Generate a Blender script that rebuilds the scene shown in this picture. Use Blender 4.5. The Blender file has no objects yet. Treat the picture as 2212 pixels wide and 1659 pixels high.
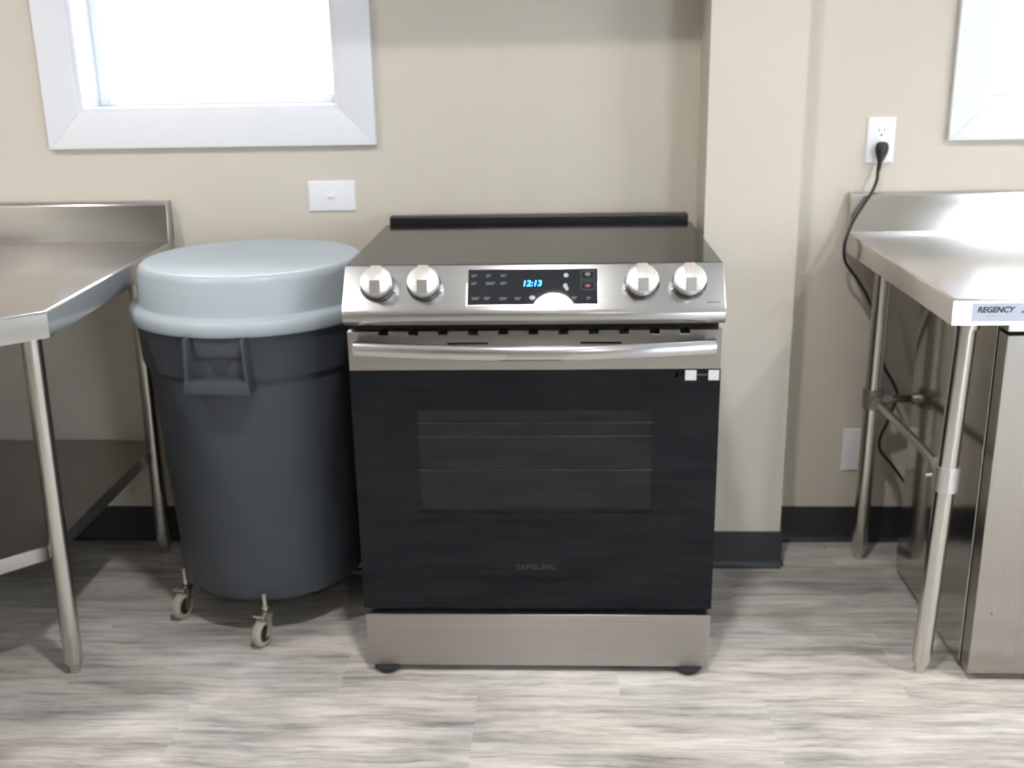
import bpy, bmesh, math, random
from math import sin, cos, pi, radians as R
from mathutils import Vector, Matrix

sc = bpy.context.scene
COL = sc.collection
random.seed(4)

# ------------------------------------------------------------ camera
PITCH, YAW, ROLL = 0.2958, 0.0470, -0.0184
cam_d = bpy.data.cameras.new('camera')
cam = bpy.data.objects.new('camera', cam_d)
COL.objects.link(cam)
F = Vector((-sin(YAW)*cos(PITCH), cos(YAW)*cos(PITCH), -sin(PITCH)))
R0 = Vector((cos(YAW), sin(YAW), 0))
U0 = R0.cross(F)
Rr = R0*cos(ROLL) + U0*sin(ROLL)
Ur = U0*cos(ROLL) - R0*sin(ROLL)
m = Matrix((Rr, Ur, -F)).transposed().to_4x4()
m.translation = Vector((0.0547, -2.1433, 1.3169))
cam.matrix_world = m
cam_d.sensor_width = 36
cam_d.lens = 36*2334/2212
cam_d.clip_start = 0.02
cam_d.dof.use_dof = True
cam_d.dof.focus_distance = 1.30
cam_d.dof.aperture_fstop = 7.0
sc.camera = cam

# ------------------------------------------------------------ world + exposure
w = bpy.data.worlds.new('outdoors')
sc.world = w
w.use_nodes = True
bg = w.node_tree.nodes['Background']
bg.inputs[0].default_value = (0.86, 0.93, 1.0, 1)
bg.inputs[1].default_value = 8.5
sc.view_settings.view_transform = 'Standard'
sc.view_settings.look = 'None'
sc.view_settings.gamma = 1
sc.view_settings.exposure = 1.5
sc.view_settings.use_curve_mapping = False
LAMP = 208.0       # radiance of the recessed ceiling lamps

# ------------------------------------------------------------ materials
def mat(name):
    ma = bpy.data.materials.new(name)
    ma.use_nodes = True
    nt = ma.node_tree
    return ma, nt, nt.nodes['Principled BSDF']

def plain(name, col, rough=0.5, metal=0.0, spec=0.5, bump=0, bscale=200, coat=0):
    ma, nt, b = mat(name)
    b.inputs['Base Color'].default_value = (*col, 1)
    b.inputs['Roughness'].default_value = rough
    b.inputs['Metallic'].default_value = metal
    b.inputs['Specular IOR Level'].default_value = spec
    b.inputs['Coat Weight'].default_value = coat
    if bump:
        tc = nt.nodes.new('ShaderNodeTexCoord')
        n = nt.nodes.new('ShaderNodeTexNoise'); n.inputs['Scale'].default_value = bscale
        bp = nt.nodes.new('ShaderNodeBump'); bp.inputs['Strength'].default_value = bump
        bp.inputs['Distance'].default_value = 0.002
        nt.links.new(tc.outputs['Object'], n.inputs['Vector'])
        nt.links.new(n.outputs['Fac'], bp.inputs['Height'])
        nt.links.new(bp.outputs[0], b.inputs['Normal'])
    return ma

def brushed(name, col, rough=0.28, aniso=0.8, axis=(0, .7, .7), stretch=(2, 220, 220), var=.06):
    """stainless steel with a brushing grain; the grain runs where stretch is small"""
    ma, nt, b = mat(name)
    b.inputs['Metallic'].default_value = 1
    b.inputs['Roughness'].default_value = rough
    b.inputs['Anisotropic'].default_value = aniso
    tg = nt.nodes.new('ShaderNodeCombineXYZ')
    for i in range(3): tg.inputs[i].default_value = axis[i]
    nt.links.new(tg.outputs[0], b.inputs['Tangent'])
    tc = nt.nodes.new('ShaderNodeTexCoord')
    mp = nt.nodes.new('ShaderNodeMapping'); mp.inputs['Scale'].default_value = stretch
    n = nt.nodes.new('ShaderNodeTexNoise'); n.inputs['Scale'].default_value = 1; n.inputs['Detail'].default_value = 3
    nt.links.new(tc.outputs['Object'], mp.inputs['Vector']); nt.links.new(mp.outputs[0], n.inputs['Vector'])
    cr = nt.nodes.new('ShaderNodeValToRGB')
    cr.color_ramp.elements[0].position = .3; cr.color_ramp.elements[1].position = .7
    cr.color_ramp.elements[0].color = (*[c*(1-var) for c in col], 1)
    cr.color_ramp.elements[1].color = (*[min(1, c*(1+var)) for c in col], 1)
    nt.links.new(n.outputs['Fac'], cr.inputs[0]); nt.links.new(cr.outputs[0], b.inputs['Base Color'])
    return ma

M = {}
M['wall'] = plain('beige wall paint', (.62, .578, .512), .75, bump=.12, bscale=260, spec=.3)
M['wall_far'] = plain('darkened far wall', (.34, .31, .27), .8)  # unseen wall, colour darkened to cut the light it bounces back
M['ceiling'] = plain('ceiling paint', (.66, .655, .645), .9)
M['trim'] = plain('white trim paint', (.78, .80, .865), .35)
M['plate'] = plain('white plastic plate', (.84, .85, .90), .3)
M['slot'] = plain('slot dark', (.05, .05, .06), .6)
M['cove'] = plain('charcoal vinyl', (.025, .027, .033), .45)
M['steel'] = brushed('range steel', (.45, .435, .42), .28, .75)
M['panel'] = brushed('panel steel', (.48, .48, .48), .24, .3, var=.03)
M['handle'] = brushed('handle steel', (.58, .58, .60), .24, .5)
M['drawer'] = brushed('drawer steel', (.43, .41, .395), .33, .95, axis=(.05, .1, .95))
M['table'] = brushed('table steel', (.72, .70, .69), .20, .6, var=.03)
M['table_left'] = brushed('left table steel', (.56, .55, .55), .18, .45, var=.03)
M['tube'] = plain('tube steel', (.60, .585, .56), .24, 1)
M['fridge'] = brushed('fridge side steel', (.50, .485, .46), .12, .4, axis=(.05, .1, .95), stretch=(220, 220, 3))
M['fridge_door'] = brushed('fridge door steel', (.41, .385, .355), .26, .6, axis=(.7, .7, 0), stretch=(220, 220, 3), var=.04)
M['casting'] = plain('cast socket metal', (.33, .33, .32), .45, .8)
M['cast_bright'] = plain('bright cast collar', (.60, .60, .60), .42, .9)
M['shelf'] = plain('shelf steel', (.42, .41, .39), .38, 1)
M['cooktop'] = plain('ceramic glass', (.008, .008, .009), .10, spec=.22)
M['black'] = plain('black enamel', (.010, .011, .014), .35)
M['rubber'] = plain('black rubber', (.012, .013, .015), .6)
M['gap'] = plain('recess black', (.004, .004, .005), .8)
M['oven_glass'] = plain('oven black glass', (.003, .005, .008), .03, spec=.26)
M['cavity'] = plain('oven enamel', (.03, .038, .048), .5)
M['rack'] = plain('oven rack chrome', (.26, .30, .29), .3, 1)
M['display'] = plain('display glass', (.012, .014, .018), .02, spec=.5)
M['mark'] = plain('grey print', (.30, .34, .37), .5)
M['mark_dim'] = plain('dim grey print', (.10, .12, .135), .5)
M['mark_light'] = plain('light print', (.62, .64, .66), .5)
M['print'] = plain('dark grey print', (.13, .13, .13), .6, spec=.2)
M['red'] = plain('red mark', (.75, .36, .30), .5)
M['dark_red'] = plain('dark red print', (.22, .03, .02), .5)
M['logo'] = plain('grey logo', (.03, .035, .04), .4)
M['knob'] = plain('knob satin', (.66, .655, .64), .36, .6)
M['knob_end_shade'] = plain('shaded knob face', (.42, .41, .40), .4, .8)  # greyer than the knob: shade of the down-facing grip end, put into colour
M['knob_shadow_ring'] = plain('knob shadow ring', (.10, .10, .11), .35, .8)  # dark tone stands in for the ring of shadow beneath the knob
M['bin'] = plain('grey plastic', (.049, .057, .072), .48, bump=.15, bscale=500)
M['bin_light'] = plain('lid plastic', (.37, .425, .47), .40)
M['tire'] = plain('taupe tread', (.36, .33, .28), .6)
M['hub'] = plain('hub black', (.01, .01, .012), .4)
M['zinc'] = plain('zinc', (.62, .60, .55), .32, 1)
M['cord'] = plain('black cord', (.012, .013, .017), .42)
M['sticker'] = plain('silver label', (.42, .45, .53), .4, .3)
M['ink'] = plain('label ink', (.02, .022, .03), .5)
M['white_patch'] = plain('white sticker', (.78, .80, .80), .5)
M['shade'] = plain('lamp shade grey', (.30, .30, .30), .5)
M['outer'] = plain('window vinyl', (.92, .93, .95), .4)

def glass_mat(name, tint, opacity_rough=0.0, ior=1.45):
    ma, nt, b = mat(name)
    nt.nodes.remove(b)
    out = nt.nodes['Material Output']
    tr = nt.nodes.new('ShaderNodeBsdfTransparent'); tr.inputs[0].default_value = (*tint, 1)
    gl = nt.nodes.new('ShaderNodeBsdfGlossy'); gl.inputs['Roughness'].default_value = opacity_rough
    fr = nt.nodes.new('ShaderNodeFresnel'); fr.inputs[0].default_value = ior
    mx = nt.nodes.new('ShaderNodeMixShader')
    nt.links.new(fr.outputs[0], mx.inputs[0]); nt.links.new(tr.outputs[0], mx.inputs[1])
    nt.links.new(gl.outputs[0], mx.inputs[2]); nt.links.new(mx.outputs[0], out.inputs[0])
    return ma
M['pane'] = glass_mat('window glass', (.96, .98, .98))
M['tinted'] = glass_mat('tinted oven glass', (.66, .70, .72), .03, 1.38)

def emit(name, col, s):
    ma, nt, b = mat(name)
    b.inputs['Base Color'].default_value = (0.02, 0.02, 0.02, 1)
    b.inputs['Emission Color'].default_value = (*col, 1)
    b.inputs['Emission Strength'].default_value = s
    return ma
M['digit'] = emit('blue digits', (.03, .36, 1.0), 2.2)
M['lamp'] = emit('lamp lens', (1.0, .965, .925), LAMP)

def floor_mat():
    ma, nt, b = mat('streaked vinyl tile')
    L = nt.links.new
    tc = nt.nodes.new('ShaderNodeTexCoord')
    mp0 = nt.nodes.new('ShaderNodeMapping'); mp0.inputs['Location'].default_value = (.127, .12, 0)
    L(tc.outputs['Object'], mp0.inputs['Vector'])
    br = nt.nodes.new('ShaderNodeTexBrick')
    br.offset = 0.5; br.offset_frequency = 2; br.squash = 1
    br.inputs['Color1'].default_value = (0, 0, 0, 1); br.inputs['Color2'].default_value = (1, 1, 1, 1)
    br.inputs['Mortar'].default_value = (.5, .5, .5, 1)
    br.inputs['Scale'].default_value = 1; br.inputs['Mortar Size'].default_value = 0.0
    br.inputs['Brick Width'].default_value = .61; br.inputs['Row Height'].default_value = .305
    L(mp0.outputs[0], br.inputs['Vector'])
    # each tile shifts the pattern
    mul = nt.nodes.new('ShaderNodeVectorMath'); mul.operation = 'SCALE'; mul.inputs['Scale'].default_value = 9.0
    L(br.outputs['Color'], mul.inputs[0])
    add = nt.nodes.new('ShaderNodeVectorMath'); add.operation = 'ADD'
    L(tc.outputs['Object'], add.inputs[0]); L(mul.outputs[0], add.inputs[1])
    # warp
    wn = nt.nodes.new('ShaderNodeTexNoise'); wn.inputs['Scale'].default_value = 5; wn.inputs['Detail'].default_value = 4
    L(add.outputs[0], wn.inputs['Vector'])
    ws = nt.nodes.new('ShaderNodeVectorMath'); ws.operation = 'MULTIPLY_ADD'
    ws.inputs[1].default_value = (.10, .045, 0); L(wn.outputs['Color'], ws.inputs[0]); L(add.outputs[0], ws.inputs[2])
    def streak(sx, sy, det, rough=.6):
        mp = nt.nodes.new('ShaderNodeMapping'); mp.inputs['Scale'].default_value = (sx, sy, 1)
        L(ws.outputs[0], mp.inputs['Vector'])
        n = nt.nodes.new('ShaderNodeTexNoise'); n.inputs['Scale'].default_value = 1
        n.inputs['Detail'].default_value = det; n.inputs['Roughness'].default_value = rough
        L(mp.outputs[0], n.inputs['Vector']); return n
    def streak_free(sx, sy, det, rough=.6, off=0):
        mp = nt.nodes.new('ShaderNodeMapping'); mp.inputs['Scale'].default_value = (sx, sy, 1); mp.inputs['Location'].default_value = (off, off, 0)
        L(tc.outputs['Object'], mp.inputs['Vector'])
        n = nt.nodes.new('ShaderNodeTexNoise'); n.inputs['Scale'].default_value = 1; n.inputs['Distortion'].default_value = .4
        n.inputs['Detail'].default_value = det; n.inputs['Roughness'].default_value = rough
        L(mp.outputs[0], n.inputs['Vector']); return n
    def ramp(src, stops):
        cr = nt.nodes.new('ShaderNodeValToRGB'); e = cr.color_ramp.elements
        e[0].position, e[0].color = stops[0][0], (*stops[0][1], 1); e[1].position, e[1].color = stops[-1][0], (*stops[-1][1], 1)
        for p, c in stops[1:-1]:
            k = e.new(p); k.color = (*c, 1)
        L(src, cr.inputs[0]); return cr.outputs[0]
    def mix(a, b, fac, mode='MULTIPLY'):
        mx = nt.nodes.new('ShaderNodeMix'); mx.data_type = 'RGBA'; mx.blend_type = mode
        if isinstance(fac, float): mx.inputs[0].default_value = fac
        else: L(fac, mx.inputs[0])
        L(a, mx.inputs[6]); L(b, mx.inputs[7]); return mx.outputs[2]
    na = streak(2.0, 22, 9, .74); nb = streak_free(2.0, 22, 9, .74, 3)      # long veins, half of them broken at the tile edges
    av = nt.nodes.new('ShaderNodeMix'); av.data_type = 'FLOAT'; av.inputs[0].default_value = .38
    L(na.outputs['Fac'], av.inputs[2]); L(nb.outputs['Fac'], av.inputs[3])
    sub = nt.nodes.new('ShaderNodeMath'); sub.operation = 'MULTIPLY_ADD'; sub.inputs[1].default_value = 1.35; sub.inputs[2].default_value = -.175
    L(av.outputs[0], sub.inputs[0])
    n3 = streak_free(3.2, 9, 4, .6)      # broad cloudy patches running across tiles
    n4 = streak_free(2.0, 7, 3, .5, 7)   # warm / cool drift
    n2 = streak(5, 75, 7, .7)           # hair-fine veins
    hue = mix(ramp(n4.outputs['Fac'], [(.38, (.535, .500, .468)), (.60, (.520, .505, .490))]),
              ramp(sub.outputs[0], [(.28, (.43, .425, .42)), (.40, (.70, .695, .69)), (.50, (.95, .94, .93)), (.60, (1.08, 1.08, 1.08)), (.74, (1.30, 1.30, 1.30))]), 1.0)
    hue = mix(hue, ramp(n3.outputs['Fac'], [(.34, (.64, .65, .66)), (.50, (.96, .96, .96)), (.66, (1.12, 1.11, 1.10))]), .85)
    hue = mix(hue, ramp(n2.outputs['Fac'], [(.32, (.56, .56, .57)), (.47, (1, 1, 1)), (.70, (1.25, 1.25, 1.25))]), .9)
    hs = nt.nodes.new('ShaderNodeHueSaturation'); hs.inputs['Value'].default_value = 1.04
    L(hue, hs.inputs['Color']); L(hs.outputs[0], b.inputs['Base Color'])
    b.inputs['Roughness'].default_value = .42
    b.inputs['Specular IOR Level'].default_value = .35
    bp = nt.nodes.new('ShaderNodeBump'); bp.inputs['Strength'].default_value = .10; bp.inputs['Distance'].default_value = .002
    L(n2.outputs['Fac'], bp.inputs['Height']); L(bp.outputs[0], b.inputs['Normal'])
    return ma
M['floor'] = floor_mat()

# ------------------------------------------------------------ mesh helpers
def box(bm, x0, x1, y0, y1, z0, z1, bev=0, seg=2, rot=None):
    v = [bm.verts.new((x, y, z)) for x in (x0, x1) for y in (y0, y1) for z in (z0, z1)]
    fs = [(0, 1, 3, 2), (4, 6, 7, 5), (0, 4, 5, 1), (2, 3, 7, 6), (0, 2, 6, 4), (1, 5, 7, 3)]
    faces = [bm.faces.new([v[i] for i in f]) for f in fs]
    if bev:
        ed = list({e for f in faces for e in f.edges})
        bmesh.ops.bevel(bm, geom=ed, offset=bev, segments=seg, profile=.5, affect='EDGES')

def prism(bm, pts, z0, z1, bev=0, seg=2):
    """pts: (x, y) polygon, counter-clockwise, pulled from z0 to z1"""
    a = [bm.verts.new((x, y, z0)) for x, y in pts]
    b = [bm.verts.new((x, y, z1)) for x, y in pts]
    n = len(pts)
    fs = [bm.faces.new(a[::-1]), bm.faces.new(b)]
    for i in range(n):
        fs.append(bm.faces.new([a[i], a[(i+1) % n], b[(i+1) % n], b[i]]))
    if bev:
        ed = list({e for f in fs for e in f.edges})
        bmesh.ops.bevel(bm, geom=ed, offset=bev, segments=seg, profile=.5, affect='EDGES')

def extr_x(bm, prof, x0, x1, bev=0, seg=2):
    """prof: (y, z) outline pulled along x"""
    a = [bm.verts.new((x0, y, z)) for y, z in prof]
    b = [bm.verts.new((x1, y, z)) for y, z in prof]
    n = len(prof)
    fs = [bm.faces.new(a), bm.faces.new(b[::-1])]
    for i in range(n):
        fs.append(bm.faces.new([a[(i+1) % n], a[i], b[i], b[(i+1) % n]]))
    if bev:
        ed = list({e for f in fs for e in f.edges})
        bmesh.ops.bevel(bm, geom=ed, offset=bev, segments=seg, profile=.5, affect='EDGES')

def lathe(bm, prof, c=(0, 0, 0), n=64, mtx=None):
    """prof: (r, z) from bottom to top turned round z; r = 0 closes"""
    rings = []
    for r, z in prof:
        if r < 1e-6:
            rings.append([bm.verts.new((c[0], c[1], c[2]+z))])
        else:
            rings.append([bm.verts.new((c[0]+r*cos(2*pi*k/n), c[1]+r*sin(2*pi*k/n), c[2]+z)) for k in range(n)])
    for A, B in zip(rings, rings[1:]):
        if len(A) == 1 and len(B) == 1: continue
        for k in range(n):
            if len(A) == 1: bm.faces.new([A[0], B[(k+1) % n], B[k]])
            elif len(B) == 1: bm.faces.new([A[k], A[(k+1) % n], B[0]])
            else: bm.faces.new([A[k], A[(k+1) % n], B[(k+1) % n], B[k]])
    if mtx is not None:
        bmesh.ops.transform(bm, matrix=mtx, verts=[v for r_ in rings for v in r_])

def tube(bm, pts, r, n=16, radii=None):
    pts = [Vector(p) for p in pts]
    rings = []
    up = Vector((0.13, .21, .97)).normalized()
    for i, p in enumerate(pts):
        t = (pts[min(i+1, len(pts)-1)] - pts[max(i-1, 0)]).normalized()
        s = t.cross(up)
        if s.length < .2: s = t.cross(Vector((1, 0, 0)))
        s.normalize(); q = s.cross(t)
        rr = radii[i] if radii else r
        rings.append([bm.verts.new(p + rr*(s*cos(2*pi*k/n) + q*sin(2*pi*k/n))) for k in range(n)])
    for A, B in zip(rings, rings[1:]):
        best = min(range(n), key=lambda o: (B[o].co-A[0].co).length)
        B[:] = B[best:] + B[:best]
        for k in range(n):
            bm.faces.new([A[k], A[(k+1) % n], B[(k+1) % n], B[k]])
    bm.faces.new(rings[0][::-1]); bm.faces.new(rings[-1])

def catmull(P, n=8):
    P = [Vector(p) for p in P]; Q = [2*P[0]-P[1]] + P + [2*P[-1]-P[-2]]; out = []
    for i in range(1, len(Q)-2):
        a, b, c, d = Q[i-1:i+3]
        for k in range(n):
            t = k/n
            out.append(.5*((2*b) + (c-a)*t + (2*a-5*b+4*c-d)*t*t + (3*b-a-3*c+d)*t**3))
    out.append(P[-1]); return out

def obj(name, bm, m, parent=None, smooth=None, label=None):
    bmesh.ops.recalc_face_normals(bm, faces=bm.faces)
    me = bpy.data.meshes.new(name)
    if parent is not None:
        loc = parent.matrix_world.translation if parent.type != 'EMPTY' else parent.location
    bm.to_mesh(me); bm.free()
    me.materials.append(M[m])
    o = bpy.data.objects.new(name, me); COL.objects.link(o)
    if parent is not None:
        # geometry is written in world coordinates: take the parent's place off it
        off = Vector((0, 0, 0)); q = parent
        while q is not None: off += q.location; q = q.parent
        me.transform(Matrix.Translation(-off))
        o.parent = parent
    if smooth is not None:
        for p in me.polygons: p.use_smooth = True
        me.set_sharp_from_angle(angle=R(smooth))
    if label: o['label'] = label
    return o

def tag(o, label, cat, group=None):
    o['label'] = label; o['category'] = cat
    if group: o['group'] = group
    return o

def thing(name, loc, label, cat, group=None):
    o = bpy.data.objects.new(name, None); COL.objects.link(o)
    o.location = loc; o.empty_display_size = .1
    return tag(o, label, cat, group)

def struct(name, bm, m, parent=None, smooth=None):
    o = obj(name, bm, m, parent, smooth)
    if parent is None: o['kind'] = 'structure'
    return o

def text_obj(name, s, size, m, parent, mtx, shear=0.0, bold=0.0, depth=.0002, align='CENTER', width=None):
    cu = bpy.data.curves.new(name, 'FONT'); cu.body = s; cu.size = size
    cu.extrude = depth; cu.offset = bold; cu.shear = shear
    cu.align_x = align; cu.align_y = 'CENTER'
    tmp = bpy.data.objects.new('tmp', cu); COL.objects.link(tmp)
    dg = bpy.context.evaluated_depsgraph_get(); dg.update()
    me = bpy.data.meshes.new_from_object(tmp.evaluated_get(dg))
    bpy.data.objects.remove(tmp); bpy.data.curves.remove(cu)
    me.name = name
    if width:
        xs = [v.co.x for v in me.vertices]; k = width/(max(xs)-min(xs))
        me.transform(Matrix.Diagonal((k, 1, 1, 1)))
    off = Vector((0, 0, 0)); q = parent
    while q is not None: off += q.location; q = q.parent
    me.transform(Matrix.Translation(-off) @ mtx)
    me.materials.clear(); me.materials.append(M[m])
    o = bpy.data.objects.new(name, me); COL.objects.link(o); o.parent = parent
    return o

B = bmesh.new
FRONT = Matrix(((1, 0, 0, 0), (0, 0, -1, 0), (0, 1, 0, 0), (0, 0, 0, 1)))   # text plane -> facing -y

# ------------------------------------------------------------ room
YW = 0.662
X0, X1, Y0, Z1 = -2.05, 3.9, -4.7, 2.6
WIN = [(-1.170, -0.500, 1.193, 2.05), (1.110, 1.780, 1.183, 2.05)]

bm = B(); box(bm, X0-.1, X1+.1, Y0-.1, YW+.2, -.1, 0); struct('floor', bm, 'floor')
bm = B(); box(bm, X0-.1, X1+.1, Y0-.1, YW+.2, Z1, Z1+.1); struct('ceiling', bm, 'ceiling')

def wall_with_holes(name, xa, xb, y0, y1, holes, m='wall'):
    bm = B(); xs = [xa]
    for (a, b, c, d) in holes: xs += [a, b]
    xs.append(xb)
    for i in range(0, len(xs), 2): box(bm, xs[i], xs[i+1], y0, y1, 0, Z1)
    for (a, b, c, d) in holes:
        if c > 0: box(bm, a, b, y0, y1, 0, c)
        box(bm, a, b, y0, y1, d, Z1)
    return struct(name, bm, m)
wall_with_holes('wall_back', X0, X1, YW, YW+.16, WIN)
bm = B(); box(bm, X0-.1, X0, Y0, YW+.16, 0, Z1); struct('wall_left', bm, 'wall')
WR = (-2.30, -1.50, 1.00, 2.05)      # window opening in the right wall, out of the picture
bm = B()
box(bm, X1, X1+.1, Y0, WR[0], 0, Z1); box(bm, X1, X1+.1, WR[1], YW+.16, 0, Z1)
box(bm, X1, X1+.1, WR[0], WR[1], 0, WR[2]); box(bm, X1, X1+.1, WR[0], WR[1], WR[3], Z1)
struct('wall_right', bm, 'wall')
DOOR = (2.35, 3.35, 0.0, 2.1)
wall_with_holes('wall_front', X0, X1, Y0-.1, Y0, [DOOR], 'wall_far')
CX0, CX1, CY = .405, .631, .497
bm = B(); box(bm, CX0, CX1, CY, YW, 0, Z1); struct('wall_column', bm, 'wall')

# vinyl cove base with a small curved toe
def cove(name, segs):
    bm = B()
    for (a, b, out) in segs:
        a = Vector(a); b = Vector(b); o = Vector(out)
        prof = [(0, 0), (.016, 0), (.016, .002), (.011, .005), (.007, .012), (.006, .02), (.006, .1), (.004, .1016), (0, .1016)]
        A = [bm.verts.new((a.x+o.x*d, a.y+o.y*d, z)) for d, z in prof]
        C = [bm.verts.new((b.x+o.x*d, b.y+o.y*d, z)) for d, z in prof]
        bm.faces.new(A); bm.faces.new(C[::-1])
        for i in range(len(prof)):
            j = (i+1) % len(prof); bm.faces.new([A[i], A[j], C[j], C[i]])
    return struct(name, bm, 'cove', smooth=40)
cove('baseboard_back', [((X0, YW), (CX0, YW), (0, -1)), ((CX1, YW), (X1, YW), (0, -1))])
cove('baseboard_column', [((CX0-.006, CY), (CX1+.006, CY), (0, -1)), ((CX1, CY), (CX1, YW-.016), (1, 0)), ((CX0, CY), (CX0, YW-.016), (-1, 0))])
cove('baseboard_left', [((X0, Y0), (X0, YW-.016), (1, 0))])
cove('baseboard_right', [((X1, Y0), (X1, YW-.016), (-1, 0))])

# windows: casing, jamb, sash, pane
def window(n, wa, wb, wc, wd, yb, slide):
    root = bpy.data.objects.new('window_%d' % n, None); COL.objects.link(root)
    root.location = ((wa+wb)/2, YW, wc); root['kind'] = 'structure'
    t = .089; y0 = YW-.018; g = .0
    bm = B()
    def mitre(p):      # one casing board with mitred ends
        a = [bm.verts.new((x, y0, z)) for x, z in p]; b = [bm.verts.new((x, YW-.0005, z)) for x, z in p]
        fs = [bm.faces.new(a), bm.faces.new(b[::-1])]
        for i in range(4): fs.append(bm.faces.new([a[(i+1) % 4], a[i], b[i], b[(i+1) % 4]]))
        bmesh.ops.bevel(bm, geom=list({e for f in fs for e in f.edges}), offset=.0018, segments=2, profile=.5, affect='EDGES')
    mitre([(wa-t, wc-t), (wb+t, wc-t), (wb, wc), (wa, wc)])
    mitre([(wa-t, wd+t), (wa, wd), (wb, wd), (wb+t, wd+t)])
    mitre([(wa-t, wc-t), (wa, wc), (wa, wd), (wa-t, wd+t)])
    mitre([(wb+t, wc-t), (wb+t, wd+t), (wb, wd), (wb, wc)])
    obj('window_casing', bm, 'trim', root, smooth=30)
    bm = B(); j = .012       # jamb liner
    box(bm, wa-.001, wa+j, YW-.010, YW+.16, wc, wd); box(bm, wb-j, wb+.001, YW-.010, YW+.16, wc, wd)
    box(bm, wa+j, wb-j, YW-.010, YW+.16, wc-.001, wc+j); box(bm, wa+j, wb-j, YW-.010, YW+.16, wd-j, wd+.001)
    obj('window_jamb', bm, 'trim', root)
    bm = B(); s = .024; ys = YW+.095
    a, b, c, d = wa+j, wb-j, wc+j, wd-j
    box(bm, a, a+s, ys, ys+.035, c, d, .003); box(bm, b-s, b, ys, ys+.035, c, d, .003)
    box(bm, a+s, b-s, ys, ys+.035, c, c+s, .003); box(bm, a+s, b-s, ys, ys+.035, d-s, d, .003)
    sh = obj('window_sash', bm, 'outer', root)
    bm = B(); box(bm, a+s-.004, b-s+.004, ys+.014, ys+.018, c+s-.004, d-s+.004)
    obj('window_pane', bm, 'pane', root)
    return root
window(1, *WIN[0], 0, 0)
window(2, *WIN[1], 0, 0)

root = bpy.data.objects.new('window_3', None); COL.objects.link(root); root.location = (X1, -1.9, .9); root['kind'] = 'structure'
bm = B(); a, b, c, d = WR
box(bm, X1-.015, X1+.1, a-.08, a+.04, c-.08, d+.08); box(bm, X1-.015, X1+.1, b-.04, b+.08, c-.08, d+.08)
box(bm, X1-.015, X1+.1, a+.04, b-.04, c-.08, c+.04); box(bm, X1-.015, X1+.1, a+.04, b-.04, d-.04, d+.08)
box(bm, X1+.03, X1+.07, (a+b)/2-.03, (a+b)/2+.03, c+.04, d-.04)
obj('window_frame', bm, 'trim', root)
for (u, v) in ((a+.04, (a+b)/2-.03), ((a+b)/2+.03, b-.04)):
    bm = B(); box(bm, X1+.048, X1+.052, u, v, c+.04, d-.04); obj('window_pane', bm, 'pane', root)

# glazed double door at the far end of the room behind the camera
root = bpy.data.objects.new('door_1', None); COL.objects.link(root); root.location = (2.95, Y0, 0); root['kind'] = 'structure'
for k in (0, 1):
    a = 2.35+.50*k+.01; b = a+.48
    bm = B()
    box(bm, a, a+.06, Y0-.07, Y0-.03, .01, 2.08); box(bm, b-.06, b, Y0-.07, Y0-.03, .01, 2.08)
    box(bm, a+.06, b-.06, Y0-.07, Y0-.03, .01, .14); box(bm, a+.06, b-.06, Y0-.07, Y0-.03, 1.98, 2.08)
    box(bm, a+.06, b-.06, Y0-.07, Y0-.03, .92, .98)
    lf = obj('door_leaf', bm, 'cove', root)
    bm = B(); box(bm, a+.058, b-.058, Y0-.053, Y0-.047, .138, .922); box(bm, a+.058, b-.058, Y0-.053, Y0-.047, .978, 1.982)
    obj('door_pane', bm, 'pane', root)

# recessed ceiling lamps: bright lens inside a white ring
k = 0
for (x, y, lab) in [(.03, -.95, 'short can-shaped ceiling light straight in front of the range'),
                    (-1.75, -.85, 'short can-shaped ceiling light over the left corner table'),
                    (1.95, -.85, 'short can-shaped ceiling light in front of the right steel table'),
                    (.80, -3.8, 'short can-shaped ceiling light above the middle of the room'),
                    (3.1, -.95, 'short can-shaped ceiling light near the right wall')]:
    t = thing('ceiling_light', (x, y, Z1), lab, 'ceiling light', 'recessed ceiling lights')
    bm = B(); lathe(bm, [(.079, -.042), (.081, -.045), (.094, -.044), (.096, -.040), (.096, 0), (.079, 0), (.079, -.042)], (x, y, Z1), 40); obj('lamp_shade', bm, 'shade', t, 40)
    bm = B(); lathe(bm, [(0, -.004), (.077, -.003), (.077, 0), (0, 0)], (x, y, Z1), 32); obj('lamp_lens', bm, 'lamp', t)

# ------------------------------------------------------------ range hood just above the picture (shades the wall)
t = thing('range_hood', (0, YW, 1.72), 'stainless under-cabinet range hood on the wall above the range', 'range hood')
bm = B(); extr_x(bm, [(YW-.003, 1.72), (.165, 1.72), (.165, 1.76), (.24, 1.86), (YW-.003, 1.86)], -.38, .38, .003)
obj('hood_shell', bm, 'steel', t)
bm = B(); box(bm, -.33, .33, .25, .60, 1.712, 1.7195); obj('hood_filter', bm, 'shelf', t)

# ------------------------------------------------------------ RANGE
rg = thing('electric_range', (0, .28, 0), 'stainless slide-in electric range with black oven door and blue clock display', 'oven range')
HW = .3785
bm = B(); box(bm, -.374, .374, .0, .60, .018, .905, .002); obj('range_body', bm, 'black', rg, label='dark side and back casing')
bm = B(); extr_x(bm, [(.0, .904), (.004, .9145), (.55, .9145), (.556, .904)], -HW-.0005, HW+.0005, .0015); obj('cooktop', bm, 'cooktop', rg, label='smooth black glass cooktop')
bm = B(); box(bm, -.374, .374, .562, .600, .905, .932, .004)
for x in (-.25, -.06, .12): box(bm, x-.03, x+.03, .5605, .5625, .920, .926)
obj('rear_vent', bm, 'black', rg, label='low black vent strip along the back of the cooktop')
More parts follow.
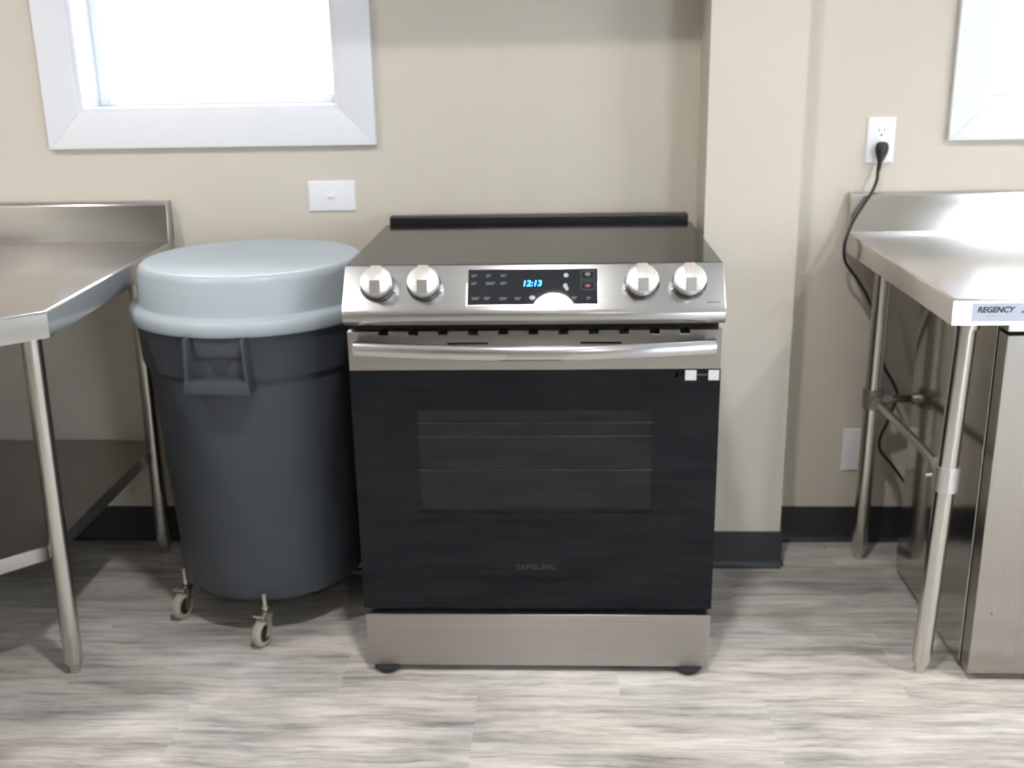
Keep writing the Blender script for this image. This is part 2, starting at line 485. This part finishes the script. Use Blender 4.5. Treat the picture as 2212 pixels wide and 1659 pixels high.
# control panel: slanted face
DN = Vector((0, -.062, -.079)).normalized(); NN = Vector((0, -.079, .062)).normalized(); TOP = Vector((0, 0, .914))
bm = B()
extr_x(bm, [(.012, .906), (.0, .9150), (-.003, .9140), (-.0625, .8350), (-.0665, .8270), (-.066, .8150), (-.055, .8035), (.0, .8035)], -HW-.001, HW+.001, .0018, 2)
pn = obj('control_panel', bm, 'panel', rg, 30)
def pface(u, v, h=0):
    return TOP + Vector((u, 0, 0)) + DN*v + NN*h
PM = Matrix.Translation(TOP) @ Matrix((Vector((1, 0, 0)), -DN, NN)).transposed().to_4x4()   # x right, y up the face, z out
def pbox(bm, u0, u1, v0, v1, h0, h1, bev=0):
    n0 = len(bm.verts); box(bm, u0, u1, -v1, -v0, h0, h1, bev)
    bm.verts.ensure_lookup_table(); bmesh.ops.transform(bm, matrix=PM, verts=bm.verts[n0:])
S0 = .0   # outer face offset of the panel
bm = B(); pbox(bm, -.1325, .1325, .0085, .0935, -.001, .0016, .001); obj('display_bezel', bm, 'handle', pn)
bm = B(); pbox(bm, -.1290, .1290, .0120, .0900, .0005, .0026, .0006); ds = obj('display_glass', bm, 'display', pn, label='black glass touch display')
def pmark(u, v, w_, h_, m_, name='printed_mark', o=.0029):
    bm = B(); pbox(bm, u-w_/2, u+w_/2, v-h_/2, v+h_/2, .0020, o); return obj(name, bm, m_, pn)
def ptext(s, u, v, size, m_, name, bold=0, shear=0, width=None):
    return text_obj(name, s, size, m_, pn, PM @ Matrix.Translation((u, -v, .0028)), shear, bold, width=width)
ptext('12:13', -.0015, .0445, .0175, 'digit', 'clock_digits', bold=.0002, shear=.15, width=.036)
# soft printed keys: unreadable in the photo, drawn as small rows of dashes
keys = [(-.1165, .026, .012, 'mark_dim'), (-.088, .026, .011, 'mark_dim'), (-.058, .026, .012, 'mark_dim'),
        (-.1165, .043, .012, 'mark_dim'), (-.084, .043, .019, 'mark_dim'), (-.058, .043, .013, 'mark_dim'),
        (-.113, .076, .016, 'mark_dim'), (-.090, .076, .013, 'mark_dim'), (-.058, .077, .015, 'mark_dim'), (-.029, .077, .013, 'mark_dim'),
        (.083, .076, .010, 'mark_dim'), (.111, .077, .008, 'mark_dim')]
for (u, v, w_, m_) in keys:
    bm = B()
    for dv in (-.0022, .0012): pbox(bm, u-w_/2, u+w_/2-(.003 if dv > 0 else 0), v+dv, v+dv+.0016, .0020, .0029)
    obj('key_print', bm, m_, pn)
def pdisc(u, v, r_, m_, name, sx=1):
    bm = B(); lathe(bm, [(0, .0020), (r_, .0020), (r_, .0029), (0, .0029)], n=24)
    bmesh.ops.transform(bm, matrix=PM @ Matrix.Translation((u, -v, 0)) @ Matrix.Diagonal((sx, 1, 1, 1)), verts=bm.verts)
    return obj(name, bm, m_, pn)
pdisc(.0665, .0265, .0048, 'mark', 'key_icon'); pdisc(.0650, .0500, .0055, 'mark', 'key_icon', .8); pdisc(.068, .056, .0042, 'mark', 'key_icon', .8)
pdisc(-.0005, .0755, .0048, 'mark', 'key_icon', 1.2)
pdisc(.1095, .0245, .0040, 'mark_dim', 'key_icon', 1.3); pdisc(.1095, .0500, .0034, 'dark_red', 'key_icon', 1.5)
bm = B()
for (v0, v1) in ((.017, .036), (.040, .059)):
    for (a, b, c, d) in ((.096, .123, v0, v0+.0005), (.096, .123, v1-.0005, v1), (.096, .0965, v0, v1), (.1225, .123, v0, v1)):
        pbox(bm, a, b, c, d, .0020, .0028)
obj('key_outline', bm, 'mark_dim', pn)
# small dark prints on the steel
bm = B()
pbox(bm, .340, .362, .0175, .0188, -.0005, .0012); pbox(bm, .3495, .3525, .021, .026, -.0005, .0012)
obj('burner_print', bm, 'print', pn)
bm = B(); pbox(bm, .343, .368, .0865, .0885, -.0005, .0012); obj('model_print', bm, 'print', pn)
for u in (-.346, -.253, .180, .272):
    bm = B(); pbox(bm, u-.0015, u+.0015, .0315, .0345, -.0005, .0012); obj('position_print', bm, 'print', pn)

# knobs: proto at the first place, then copies
def knob(u):
    K = PM @ Matrix.Translation((u, -.0465, .0005))
    bm = B(); lathe(bm, [(0, 0), (.0345, 0), (.0345, .004), (.0325, .0055), (0, .0055)], n=48, mtx=K); rt = obj('burner_knob', bm, 'knob_shadow_ring', rg, 30)
    bm = B()
    lathe(bm, [(0, .0055), (.0290, .0055), (.0300, .009), (.0318, .024), (.0310, .0262), (.0285, .0275), (0, .0275)], n=48, mtx=K)
    obj('knob_cap', bm, 'knob', rt, 30)
    bm = B()
    extr_x(bm, [(.0305, .0265), (.0305, .0325), (-.0050, .0400), (-.0290, .0285), (-.0290, .0265)], -.0105, .0105, .0010)
    bmesh.ops.transform(bm, matrix=K, verts=bm.verts); obj('knob_grip', bm, 'knob', rt, 30)
    bm = B()  # thin sheet over the slanted end, its shade painted in
    extr_x(bm, [(-.0065, .0398), (-.0296, .0287), (-.0296, .0277), (-.0065, .0385)], -.0101, .0101)
    bmesh.ops.transform(bm, matrix=K, verts=bm.verts); obj('grip_end_shade', bm, 'knob_end_shade', rt)
    bm = B(); extr_x(bm, [(.0285, .0332), (.0160, .03585), (.0160, .0350), (.0285, .0325)], -.0009, .0009)
    bmesh.ops.transform(bm, matrix=K, verts=bm.verts); obj('pointer_mark', bm, 'red', rt, label='short red pointer line')
    # steel bead that imitates the bright glint on the bezel ring
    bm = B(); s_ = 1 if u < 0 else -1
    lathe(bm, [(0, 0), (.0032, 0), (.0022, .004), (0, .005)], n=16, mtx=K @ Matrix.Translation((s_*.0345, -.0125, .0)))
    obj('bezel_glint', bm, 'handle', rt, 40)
    return rt
for u in (-.3105, -.2170, .2165, .3095): knob(u)

# oven door
dr = bpy.data.objects.new('oven_door', None)
YD = -.030
bm = B()
# steel top band with a row of notches on its upper edge
NX = [-.3045+.0609*i for i in range(11)]
box(bm, -HW, HW, YD+.001, -.006, .7015, .7760, .0012)
xs = [-HW] + [v for x in NX for v in (x-.010, x+.010)] + [HW]
for i in range(0, len(xs), 2): box(bm, xs[i], xs[i+1], YD+.001, -.006, .7750, .7835)
dr = obj('oven_door', bm, 'steel', rg)
bm = B(); box(bm, -HW+.004, HW-.004, -.0055, -.001, .161, .7985); obj('door_recess', bm, 'gap', dr)
for (a, b) in ((-.175, -.092), (.095, .178)):      # dark slots in the band above the handle
    bm = B(); box(bm, a, b, YD, YD+.004, .7560, .7600); obj('vent_slot', bm, 'gap', dr)
# black glass frame round the viewing window
wx0, wx1, wz0, wz1 = -.245, .245, .385, .615
bm = B()
box(bm, -HW, wx0, YD, -.008, .160, .7010); box(bm, wx1, HW, YD, -.008, .160, .7010)
box(bm, wx0, wx1, YD, -.008, .160, wz0); box(bm, wx0, wx1, YD, -.008, wz1, .7010)
gf = obj('door_glass', bm, 'oven_glass', dr, label='glossy black glass door front')
bm = B(); box(bm, wx0, wx1, YD+.0003, YD+.004, wz0, wz1); obj('viewing_window', bm, 'tinted', dr, label='dark see-through window in the oven door')
# oven cavity and racks behind the window
bm = B()
box(bm, wx0, wx1, -.0060, -.0056, wz0, wz1)
obj('window_backing', bm, 'cavity', dr)
bm = B()
for z in (.585, .555, .480):
    tube(bm, [(wx0, YD+.009, z), (wx1, YD+.009, z)], .0016, 8)
obj('oven_rack', bm, 'rack', dr)
# handle: flat bar bowing outwards
bm = B(); prof = []
N = 28
rings = []
for i in range(N+1):
    x = -.362 + .726*i/N; q = 1-(2*i/N-1)**2
    y = -.062 - .040*q; h = .0290; d = .013; z0 = .7415-.001*q
    sec = [(y+d, z0+.002), (y+.003, z0), (y, z0+.003), (y-.001, z0+h*.5), (y+.001, z0+h-.006), (y+.006, z0+h-.001), (y+d, z0+h)]
    rings.append([bm.verts.new((x, a, b)) for a, b in sec])
for A_, B_ in zip(rings, rings[1:]):
    for k in range(len(A_)):
        j = (k+1) % len(A_); bm.faces.new([A_[k], A_[j], B_[j], B_[k]])
bm.faces.new(rings[0][::-1]); bm.faces.new(rings[-1])
for sx in (-1, 1):
    xa, xb = sorted((sx*.362, sx*.340)); xa += .001; xb += .001
    box(bm, xa, xb, -.0500, YD+.002, .7450, .7690, .002)
obj('door_handle', bm, 'handle', dr, 40, label='bowed stainless bar handle')
# faint logo
text_obj('brand_logo', 'SAMSUNG', .019, 'logo', dr, Matrix.Translation((0, YD-.0003, .2590)) @ FRONT, width=.084)
# small stickers at the top right corner of the glass
for (a, b, m_) in ((.307, .3295, 'white_patch'), (.354, .3755, 'white_patch')):
    bm = B(); box(bm, a, b, YD-.0006, YD, .6785, .7000); obj('door_sticker', bm, m_, dr, label='small blank white square sticker')
bm = B()
for i in range(5): box(bm, .3315+.0043*i, .3315+.0043*i+.0034, YD-.0005, YD, .6885, .6915)
obj('sticker_print', bm, 'mark_dim', dr)
bm = B()
a = [bm.verts.new(p) for p in ((.285, YD-.0004, .684), (.291, YD-.0004, .684), (.294, YD-.0004, .695), (.290, YD-.0004, .6975))]; bm.faces.new(a)
box(bm, .300, .303, YD-.0005, YD, .690, .696)
bmesh.ops.solidify(bm, geom=bm.faces[:], thickness=.0001)
obj('sticker_icon', bm, 'mark', dr)
# storage drawer and feet
bm = B(); box(bm, -HW+.001, HW-.001, -.0275, .018, .0160, .1425, .0015); obj('storage_drawer', bm, 'drawer', rg, label='plain stainless drawer front')
for x in (-.335, .335):
    for y in (-.014, .56):
        bm = B(); lathe(bm, [(0, 0), (.021, 0), (.024, .003), (.031, .012), (.031, .0155), (0, .0155)], (x, y, 0), 24); obj('foot', bm, 'rubber', rg, 30)

# ------------------------------------------------------------ WASTE BIN
BX, BY = -.664, .330
bn = thing('waste_bin', (BX, BY, 0), 'round charcoal plastic waste bin on casters with a pale grey lid', 'trash can')
bm = B()
lathe(bm, [(0, .092), (.200, .092), (.214, .098), (.222, .112), (.2295, .15), (.2500, .640), (.252, .648), (.2655, .652), (.2680, .660),
           (.2715, .745), (.276, .752), (.276, .764), (.262, .766), (.255, .64), (.225, .15), (.21, .12), (0, .118)], (BX, BY, 0), 96)
obj('bin_body', bm, 'bin', bn, 35)
def bin_handle(ang):
    """moulded lift handle: frame with a pocket, hanging off the band"""
    bm = B(); Mx = Matrix.Translation((BX, BY, 0)) @ Matrix.Rotation(ang, 4, 'Z')   # local -y is outwards
    def b_(x0, x1, y0, y1, z0, z1, bev=.002):
        n0 = len(bm.verts); box(bm, x0, x1, y0, y1, z0, z1, bev)
    b_(-.066, -.058, -.297, -.250, .650, .752); b_(.058, .066, -.297, -.250, .650, .752)
    b_(-.066, .066, -.300, -.250, .632, .660)
    b_(-.058, .058, -.268, -.250, .66, .752, 0)
    b_(-.050, .050, -.275, -.262, .708, .752)
    for v in bm.verts:           # sides splay a little wider at the bottom
        v.co.x *= 1 + .10*((.752-v.co.z)/.12)
    bmesh.ops.transform(bm, matrix=Mx, verts=bm.verts)
    return obj('lift_handle', bm, 'bin', bn, 30)
bin_handle(R(-3)); bin_handle(R(177))
lid = None
bm = B()
lathe(bm, [(.262, .7665), (.2775, .7665), (.2775, .754), (.282, .752), (.2855, .757), (.2860, .770), (.2840, .781), (.279, .7855), (.270, .787),
           (.2640, .791), (.2615, .800), (.2575, .862), (.2530, .873), (.2470, .8775), (.2410, .8785), (.236, .8760), (.15, .872), (0, .8705), (0, .768), (.262, .7665)], (BX, BY, 0), 96)
obj('bin_lid', bm, 'bin_light', bn, 40, label='pale grey raised round lid')
def caster(a, swivel):
    cx, cy = BX+.252*cos(a), BY+.252*sin(a)
    px, py = BX+.232*cos(a), BY+.232*sin(a)
    bm = B()
    tube(bm, [(px, py, .125), (px, py, .090), (px, py, .082)], .0055, 12)
    tube(bm, [(px, py, .094), (px, py, .086)], .0085, 12)
    n0 = len(bm.verts)
    Mx = Matrix.Translation((px, py, 0)) @ Matrix.Rotation(swivel, 4, 'Z')
    def part_box(*q):
        bm2 = B(); box(bm2, *q); bmesh.ops.transform(bm2, matrix=Mx, verts=bm2.verts)
        me = bpy.data.meshes.new('t'); bm2.to_mesh(me); bm2.free(); bm.from_mesh(me); bpy.data.meshes.remove(me)
    part_box(-.016, .016, -.030, .010, .0735, .0810, .002)
    # fork cheeks lean to the axle
    for s in (-1, 1):
        vs = [(s*.0155, -.010, .078), (s*.0155, .008, .078), (s*.0155, -.013, .026), (s*.0155, -.029, .026)]
        A_ = [bm.verts.new(Mx @ Vector(v)) for v in vs]; C_ = [bm.verts.new(Mx @ Vector((v[0]-s*.002, v[1], v[2]))) for v in vs]
        bm.faces.new(A_); bm.faces.new(C_[::-1])
        for i in range(4): bm.faces.new([A_[i], A_[(i+1) % 4], C_[(i+1) % 4], C_[i]])
    fk = obj('caster', bm, 'zinc', bn, 35, label='swivel caster with taupe wheel')
    W = Mx @ Matrix.Translation((0, -.021, .0335)) @ Matrix.Rotation(R(90), 4, 'Y')
    bm = B(); lathe(bm, [(.021, -.0105), (.028, -.0108), (.0325, -.007), (.0335, 0), (.0325, .007), (.028, .0108), (.021, .0105), (.021, -.0105)], n=40, mtx=W)
    obj('tread', bm, 'tire', fk, 40)
    bm = B(); lathe(bm, [(0, -.0118), (.008, -.0118), (.009, -.009), (.0212, -.009), (.0212, .009), (.009, .009), (.008, .0118), (0, .0118)], n=32, mtx=W)
    obj('wheel_hub', bm, 'hub', fk, 40)
for i in range(5):
    caster(R((-84, -154, 138, 84, 30)[i]), R((-18, -18, 60, 130, -85)[i]))

# ------------------------------------------------------------ steel legs with bullet feet
def leg(parent, top, bot, r=.0205, m_='tube'):
    top = Vector(top); bot = Vector(bot); d = (top-bot).normalized()
    bm = B(); tube(bm, [bot+d*.030, top], r, 24)
    lg = obj('leg', bm, m_, parent, 40)
    bm = B(); tube(bm, [bot, bot+d*.003, bot+d*.020, bot+d*.024, bot+d*.034], 0, 20, radii=[.011, .0125, .0135, .0185, .0190])
    obj('bullet_foot', bm, 'tube', lg, 30)
    return lg

def rim_top(bm, pts, z, h, th=.0016, rr=.006, close=True):
    """sheet top at z with a turned-down edge of height h: rounded shoulder"""
    n = len(pts)
    def inset(d):
        out = []
        for i in range(n):
            a, b, c = Vector(pts[i-1]), Vector(pts[i]), Vector(pts[(i+1) % n])
            e1 = (b-a).normalized(); e2 = (c-b).normalized()
            n1 = Vector((-e1.y, e1.x)); n2 = Vector((-e2.y, e2.x))
            k = 1+n1.dot(n2); out.append(b + (n1+n2)*(d/k))
        return out
    levels = [(rr, z)] + [(rr-rr*sin(a), z-rr+rr*cos(a)) for a in (R(22), R(45), R(68), R(90))] + [(0, z-h), (th*6, z-h), (th*6, z-h+th), (th, z-h+th), (th, z-rr)]
    rings = [[bm.verts.new((p.x, p.y, zz)) for p in inset(d)] for d, zz in levels]
    bm.faces.new(rings[0])
    for A_, B_ in zip(rings, rings[1:]):
        for k in range(n): bm.faces.new([B_[k], B_[(k+1) % n], A_[(k+1) % n], A_[k]])
    low = [bm.verts.new((p.x, p.y, z-.010)) for p in inset(th)]
    for k in range(n): bm.faces.new([low[k], low[(k+1) % n], rings[-1][(k+1) % n], rings[-1][k]])
    bm.faces.new(low[::-1])

# ------------------------------------------------------------ LEFT corner table
lt = thing('corner_work_table', (-1.4, .2, 0), 'stainless corner work table with cut-off front and dark undershelf, beside the waste bin', 'work table')
P = [(-.920, -.180), (-.962, .655), (-2.03, .655), (-2.03, -1.06), (-1.85, -1.06)]
bm = B(); rim_top(bm, P, .867, .052); obj('table_top', bm, 'table_left', lt, 40)
bm = B()
extr_x(bm, [(.655, .863), (.615, .863), (.615, .869), (.625, .962), (.632, .969), (.6595, .969), (.6595, .90)], -2.03, -.962, .002); obj('backsplash', bm, 'table_left', lt, 40)
bm = B(); box(bm, -2.045, -2.015, -1.06, .612, .860, .968, .003); obj('backsplash', bm, 'table_left', lt, 40)
leg(lt, (-1.030, -.038, .835), (-1.045, -.038, 0)); leg(lt, (-1.043, .572, .835), (-1.054, .572, 0))
leg(lt, (-1.86, .572, .835), (-1.86, .572, 0)); leg(lt, (-1.86, -.88, .835), (-1.86, -.88, 0))
bm = B(); rim_top(bm, [(-1.062, -.012), (-1.066, .655), (-2.02, .655), (-2.02, -.86), (-1.90, -.86)], .305, .034, rr=.003)
obj('undershelf', bm, 'shelf', lt, 40, label='dull grey steel undershelf')

# ------------------------------------------------------------ RIGHT table
rt_ = thing('steel_work_table', (1.35, .25, 0), 'open-base stainless work table against the wall over the fridge', 'work table')
bm = B(); rim_top(bm, [(2.10, -.142), (2.10, .655), (.789, .655), (.787, -.142)], .867, .050); tt = obj('table_top', bm, 'table', rt_, 40)
bm = B()
extr_x(bm, [(.655, .863), (.628, .863), (.628, .869), (.634, .963), (.640, .969), (.6595, .969), (.6595, .90)], .789, 2.10, .002); obj('backsplash', bm, 'table', rt_, 40)
leg(rt_, (.866, -.013, .835), (.843, -.013, 0)); leg(rt_, (.860, .548, .835), (.855, .548, 0))
leg(rt_, (2.02, -.013, .835), (2.02, -.013, 0)); leg(rt_, (2.02, .548, .835), (2.02, .548, 0))
# leg sockets under the top
bm = B()
tube(bm, [(.866, -.013, .7800), (.867, -.013, .8350)], .0235, 24); obj('leg_socket', bm, 'tube', rt_, 40)
# rails and cast collars
bm = B(); tube(bm, [(.8535, .012, .470), (.862, .525, .452)], .0105, 16); obj('side_rail', bm, 'tube', rt_, 40)
bm = B(); tube(bm, [(.862, .548, .4515), (2.02, .548, .4515)], .0105, 16); obj('rear_rail', bm, 'tube', rt_, 40)
bm = B(); tube(bm, [(2.02, 0, .470), (2.02, .54, .452)], .0105, 16); obj('side_rail', bm, 'tube', rt_, 40)
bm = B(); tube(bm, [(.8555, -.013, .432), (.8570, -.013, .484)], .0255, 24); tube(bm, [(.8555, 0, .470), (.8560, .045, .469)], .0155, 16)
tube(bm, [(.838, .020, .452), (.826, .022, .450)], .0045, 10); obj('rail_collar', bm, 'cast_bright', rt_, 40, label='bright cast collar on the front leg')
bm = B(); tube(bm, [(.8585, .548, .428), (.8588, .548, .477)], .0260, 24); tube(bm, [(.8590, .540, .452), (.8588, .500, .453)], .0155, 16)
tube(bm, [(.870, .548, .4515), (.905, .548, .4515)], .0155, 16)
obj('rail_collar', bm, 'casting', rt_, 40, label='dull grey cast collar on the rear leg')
# maker's label on the front edge
bm = B(); box(bm, .822, .923, -.1432, -.1419, .8240, .8600); lb = obj('maker_label', bm, 'sticker', rt_, label='silver label with black lettering')
text_obj('label_text', 'REGENCY', .0150, 'ink', lb, Matrix.Translation((.8640, -.1434, .8465)) @ FRONT, shear=.25, bold=.0005, width=.070)
bm = B()
for i in range(4): box(bm, .8490+.006*i, .8535+.006*i, -.1435, -.1432, .8345, .8362)
obj('label_print', bm, 'mark', lb)
text_obj('label_mark', 'nsf', .0085, 'ink', lb, Matrix.Translation((.9160, -.1434, .8430)) @ FRONT, shear=.3, bold=.0003, width=.010)

# ------------------------------------------------------------ undercounter fridge
fr = thing('undercounter_fridge', (1.25, .2, 0), 'stainless undercounter refrigerator standing under the right work table', 'refrigerator')
FX0, FX1 = .931, 1.62
bm = B()
box(bm, FX0, FX1, .004, .470, .012, .812, .002)
box(bm, FX0+.0002, FX1, -.050, .004, .780, .812, .0015)
obj('cabinet', bm, 'fridge', fr, label='polished side and top of the cabinet')
bm = B(); box(bm, FX0+.003, FX1-.003, -.008, .0035, .016, .7785); obj('door_gasket', bm, 'rubber', fr, label='thin black door gasket')
bm = B(); box(bm, FX0, FX1, -.050, -.0085, .018, .7735, .002); fd = obj('fridge_door', bm, 'fridge_door', fr)
bm = B(); box(bm, FX0+.012, FX1-.012, .010, .460, .0, .012); obj('plinth', bm, 'rubber', fr)
bm = B(); tube(bm, [(.943, -.024, .0125), (.943, -.024, .0180)], .006, 12); obj('hinge_pin', bm, 'zinc', fr)
bm = B(); tube(bm, [(.967, -.0505, .163), (.967, -.0495, .163)], .0022, 10); obj('chip_mark', bm, 'slot', fd)

# ------------------------------------------------------------ wall plates
def plate_mesh(cx, cz, w_, h_):
    bm = B(); n = 5
    d = [(0, 0), (0, .002), (.003, .0048), (.008, .0058)]
    rings = [[bm.verts.new((cx+sx*(w_/2-i), YW-.0003-o, cz+sz*(h_/2-i))) for sx, sz in ((-1, -1), (1, -1), (1, 1), (-1, 1))] for i, o in d]
    bm.faces.new(rings[0][::-1]); bm.faces.new(rings[-1])
    for A_, B_ in zip(rings, rings[1:]):
        for k in range(4): bm.faces.new([A_[k], A_[(k+1) % 4], B_[(k+1) % 4], B_[k]])
    return bm
YP = YW-.0061
t = thing('wall_switch', (-.536, YW, .974), 'white horizontal wall plate with a small toggle above the bin', 'light switch')
obj('cover_plate', plate_mesh(-.536, .974, .124, .079), 'plate', t, 30)
bm = B(); box(bm, -.549, -.523, YP-.0012, YP+.001, .9685, .9795, .0005); box(bm, -.543, -.534, YP-.010, YP, .971, .977, .0012); obj('toggle', bm, 'plate', t)
for x in (-.566, -.506):
    bm = B(); tube(bm, [(x, YP-.0012, .974), (x, YP+.001, .974)], .003, 12); obj('screw', bm, 'plate', t)

t = thing('power_outlet', (.858, YW, 1.096), 'white duplex outlet with a black plug in its lower socket', 'power outlet')
obj('cover_plate', plate_mesh(.858, 1.096, .070, .114), 'plate', t, 30)
for z in (1.1165, 1.0765):
    bm = B(); tube(bm, [(.858, YP+.001, z), (.858, YP-.0016, z)], .0165, 32); rc = obj('receptacle', bm, 'plate', t, 30)
    bm = B()
    box(bm, .8505, .8525, YP-.0021, YP-.0005, z+.0005, z+.0085); box(bm, .8635, .8655, YP-.0021, YP-.0005, z+.001, z+.008)
    tube(bm, [(.858, YP-.0021, z-.0075), (.858, YP, z-.0075)], .0026, 10); obj('socket_slot', bm, 'slot', rc)
bm = B(); tube(bm, [(.858, YP-.001, 1.0965), (.858, YP+.001, 1.0965)], .003, 12); obj('screw', bm, 'plate', t)

t = thing('blank_wall_plate', (.857, YW, .270), 'white blank wall plate low down behind the rear table leg', 'wall plate')
obj('cover_plate', plate_mesh(.857, .270, .070, .121), 'plate', t, 30)
for z in (.312, .228):
    bm = B(); tube(bm, [(.857, YP-.001, z), (.857, YP+.001, z)], .003, 12); obj('screw', bm, 'plate', t)

# ------------------------------------------------------------ power cord
t = thing('power_cable', (.858, .64, 1.075), 'black appliance cord plugged in and hanging round the end of the steel table', 'power cord')
bm = B()      # round flat plug head that narrows into a strain relief
sec = [(1.0935, .001, .001), (1.0930, .008, .006), (1.0900, .0130, .009), (1.0840, .0160, .011), (1.0760, .0165, .012), (1.0680, .0155, .012), (1.0580, .0120, .0105),
       (1.0500, .0090, .0085), (1.0440, .0062, .0062), (1.0300, .0056, .0056), (1.0180, .0044, .0044)]
rings = []
for z, rx, ry in sec:
    f = (1.0935-z)/.0755
    cx, cy = .858-.0065*f*f, YW-.0215-.003*f
    rings.append([bm.verts.new((cx+rx*cos(2*pi*k/24), cy+ry*sin(2*pi*k/24), z)) for k in range(24)])
bm.faces.new(rings[0]); bm.faces.new(rings[-1][::-1])
for A_, B_ in zip(rings, rings[1:]):
    for k in range(24): bm.faces.new([B_[k], B_[(k+1) % 24], A_[(k+1) % 24], A_[k]])
obj('plug', bm, 'cord', t, 50, label='round-headed black plug')
pts = [(.8515, .6375, 1.022), (.846, .622, 1.000), (.831, .606, .972), (.808, .602, .935), (.7885, .600, .900), (.7750, .590, .868), (.768, .585, .842),
       (.773, .588, .806), (.790, .594, .780), (.808, .598, .757), (.835, .600, .716), (.857, .602, .672), (.872, .604, .62), (.885, .603, .57), (.896, .600, .525), (.920, .590, .482), (.931, .582, .452),
       (.926, .585, .420), (.915, .597, .365), (.903, .600, .328), (.905, .600, .292), (.935, .600, .254), (.966, .600, .214), (1.00, .59, .17), (1.05, .56, .13), (1.10, .52, .11), (1.12, .476, .11)]
bm = B(); tube(bm, catmull(pts, 8), .0042, 12); obj('cord', bm, 'cord', t, 60)
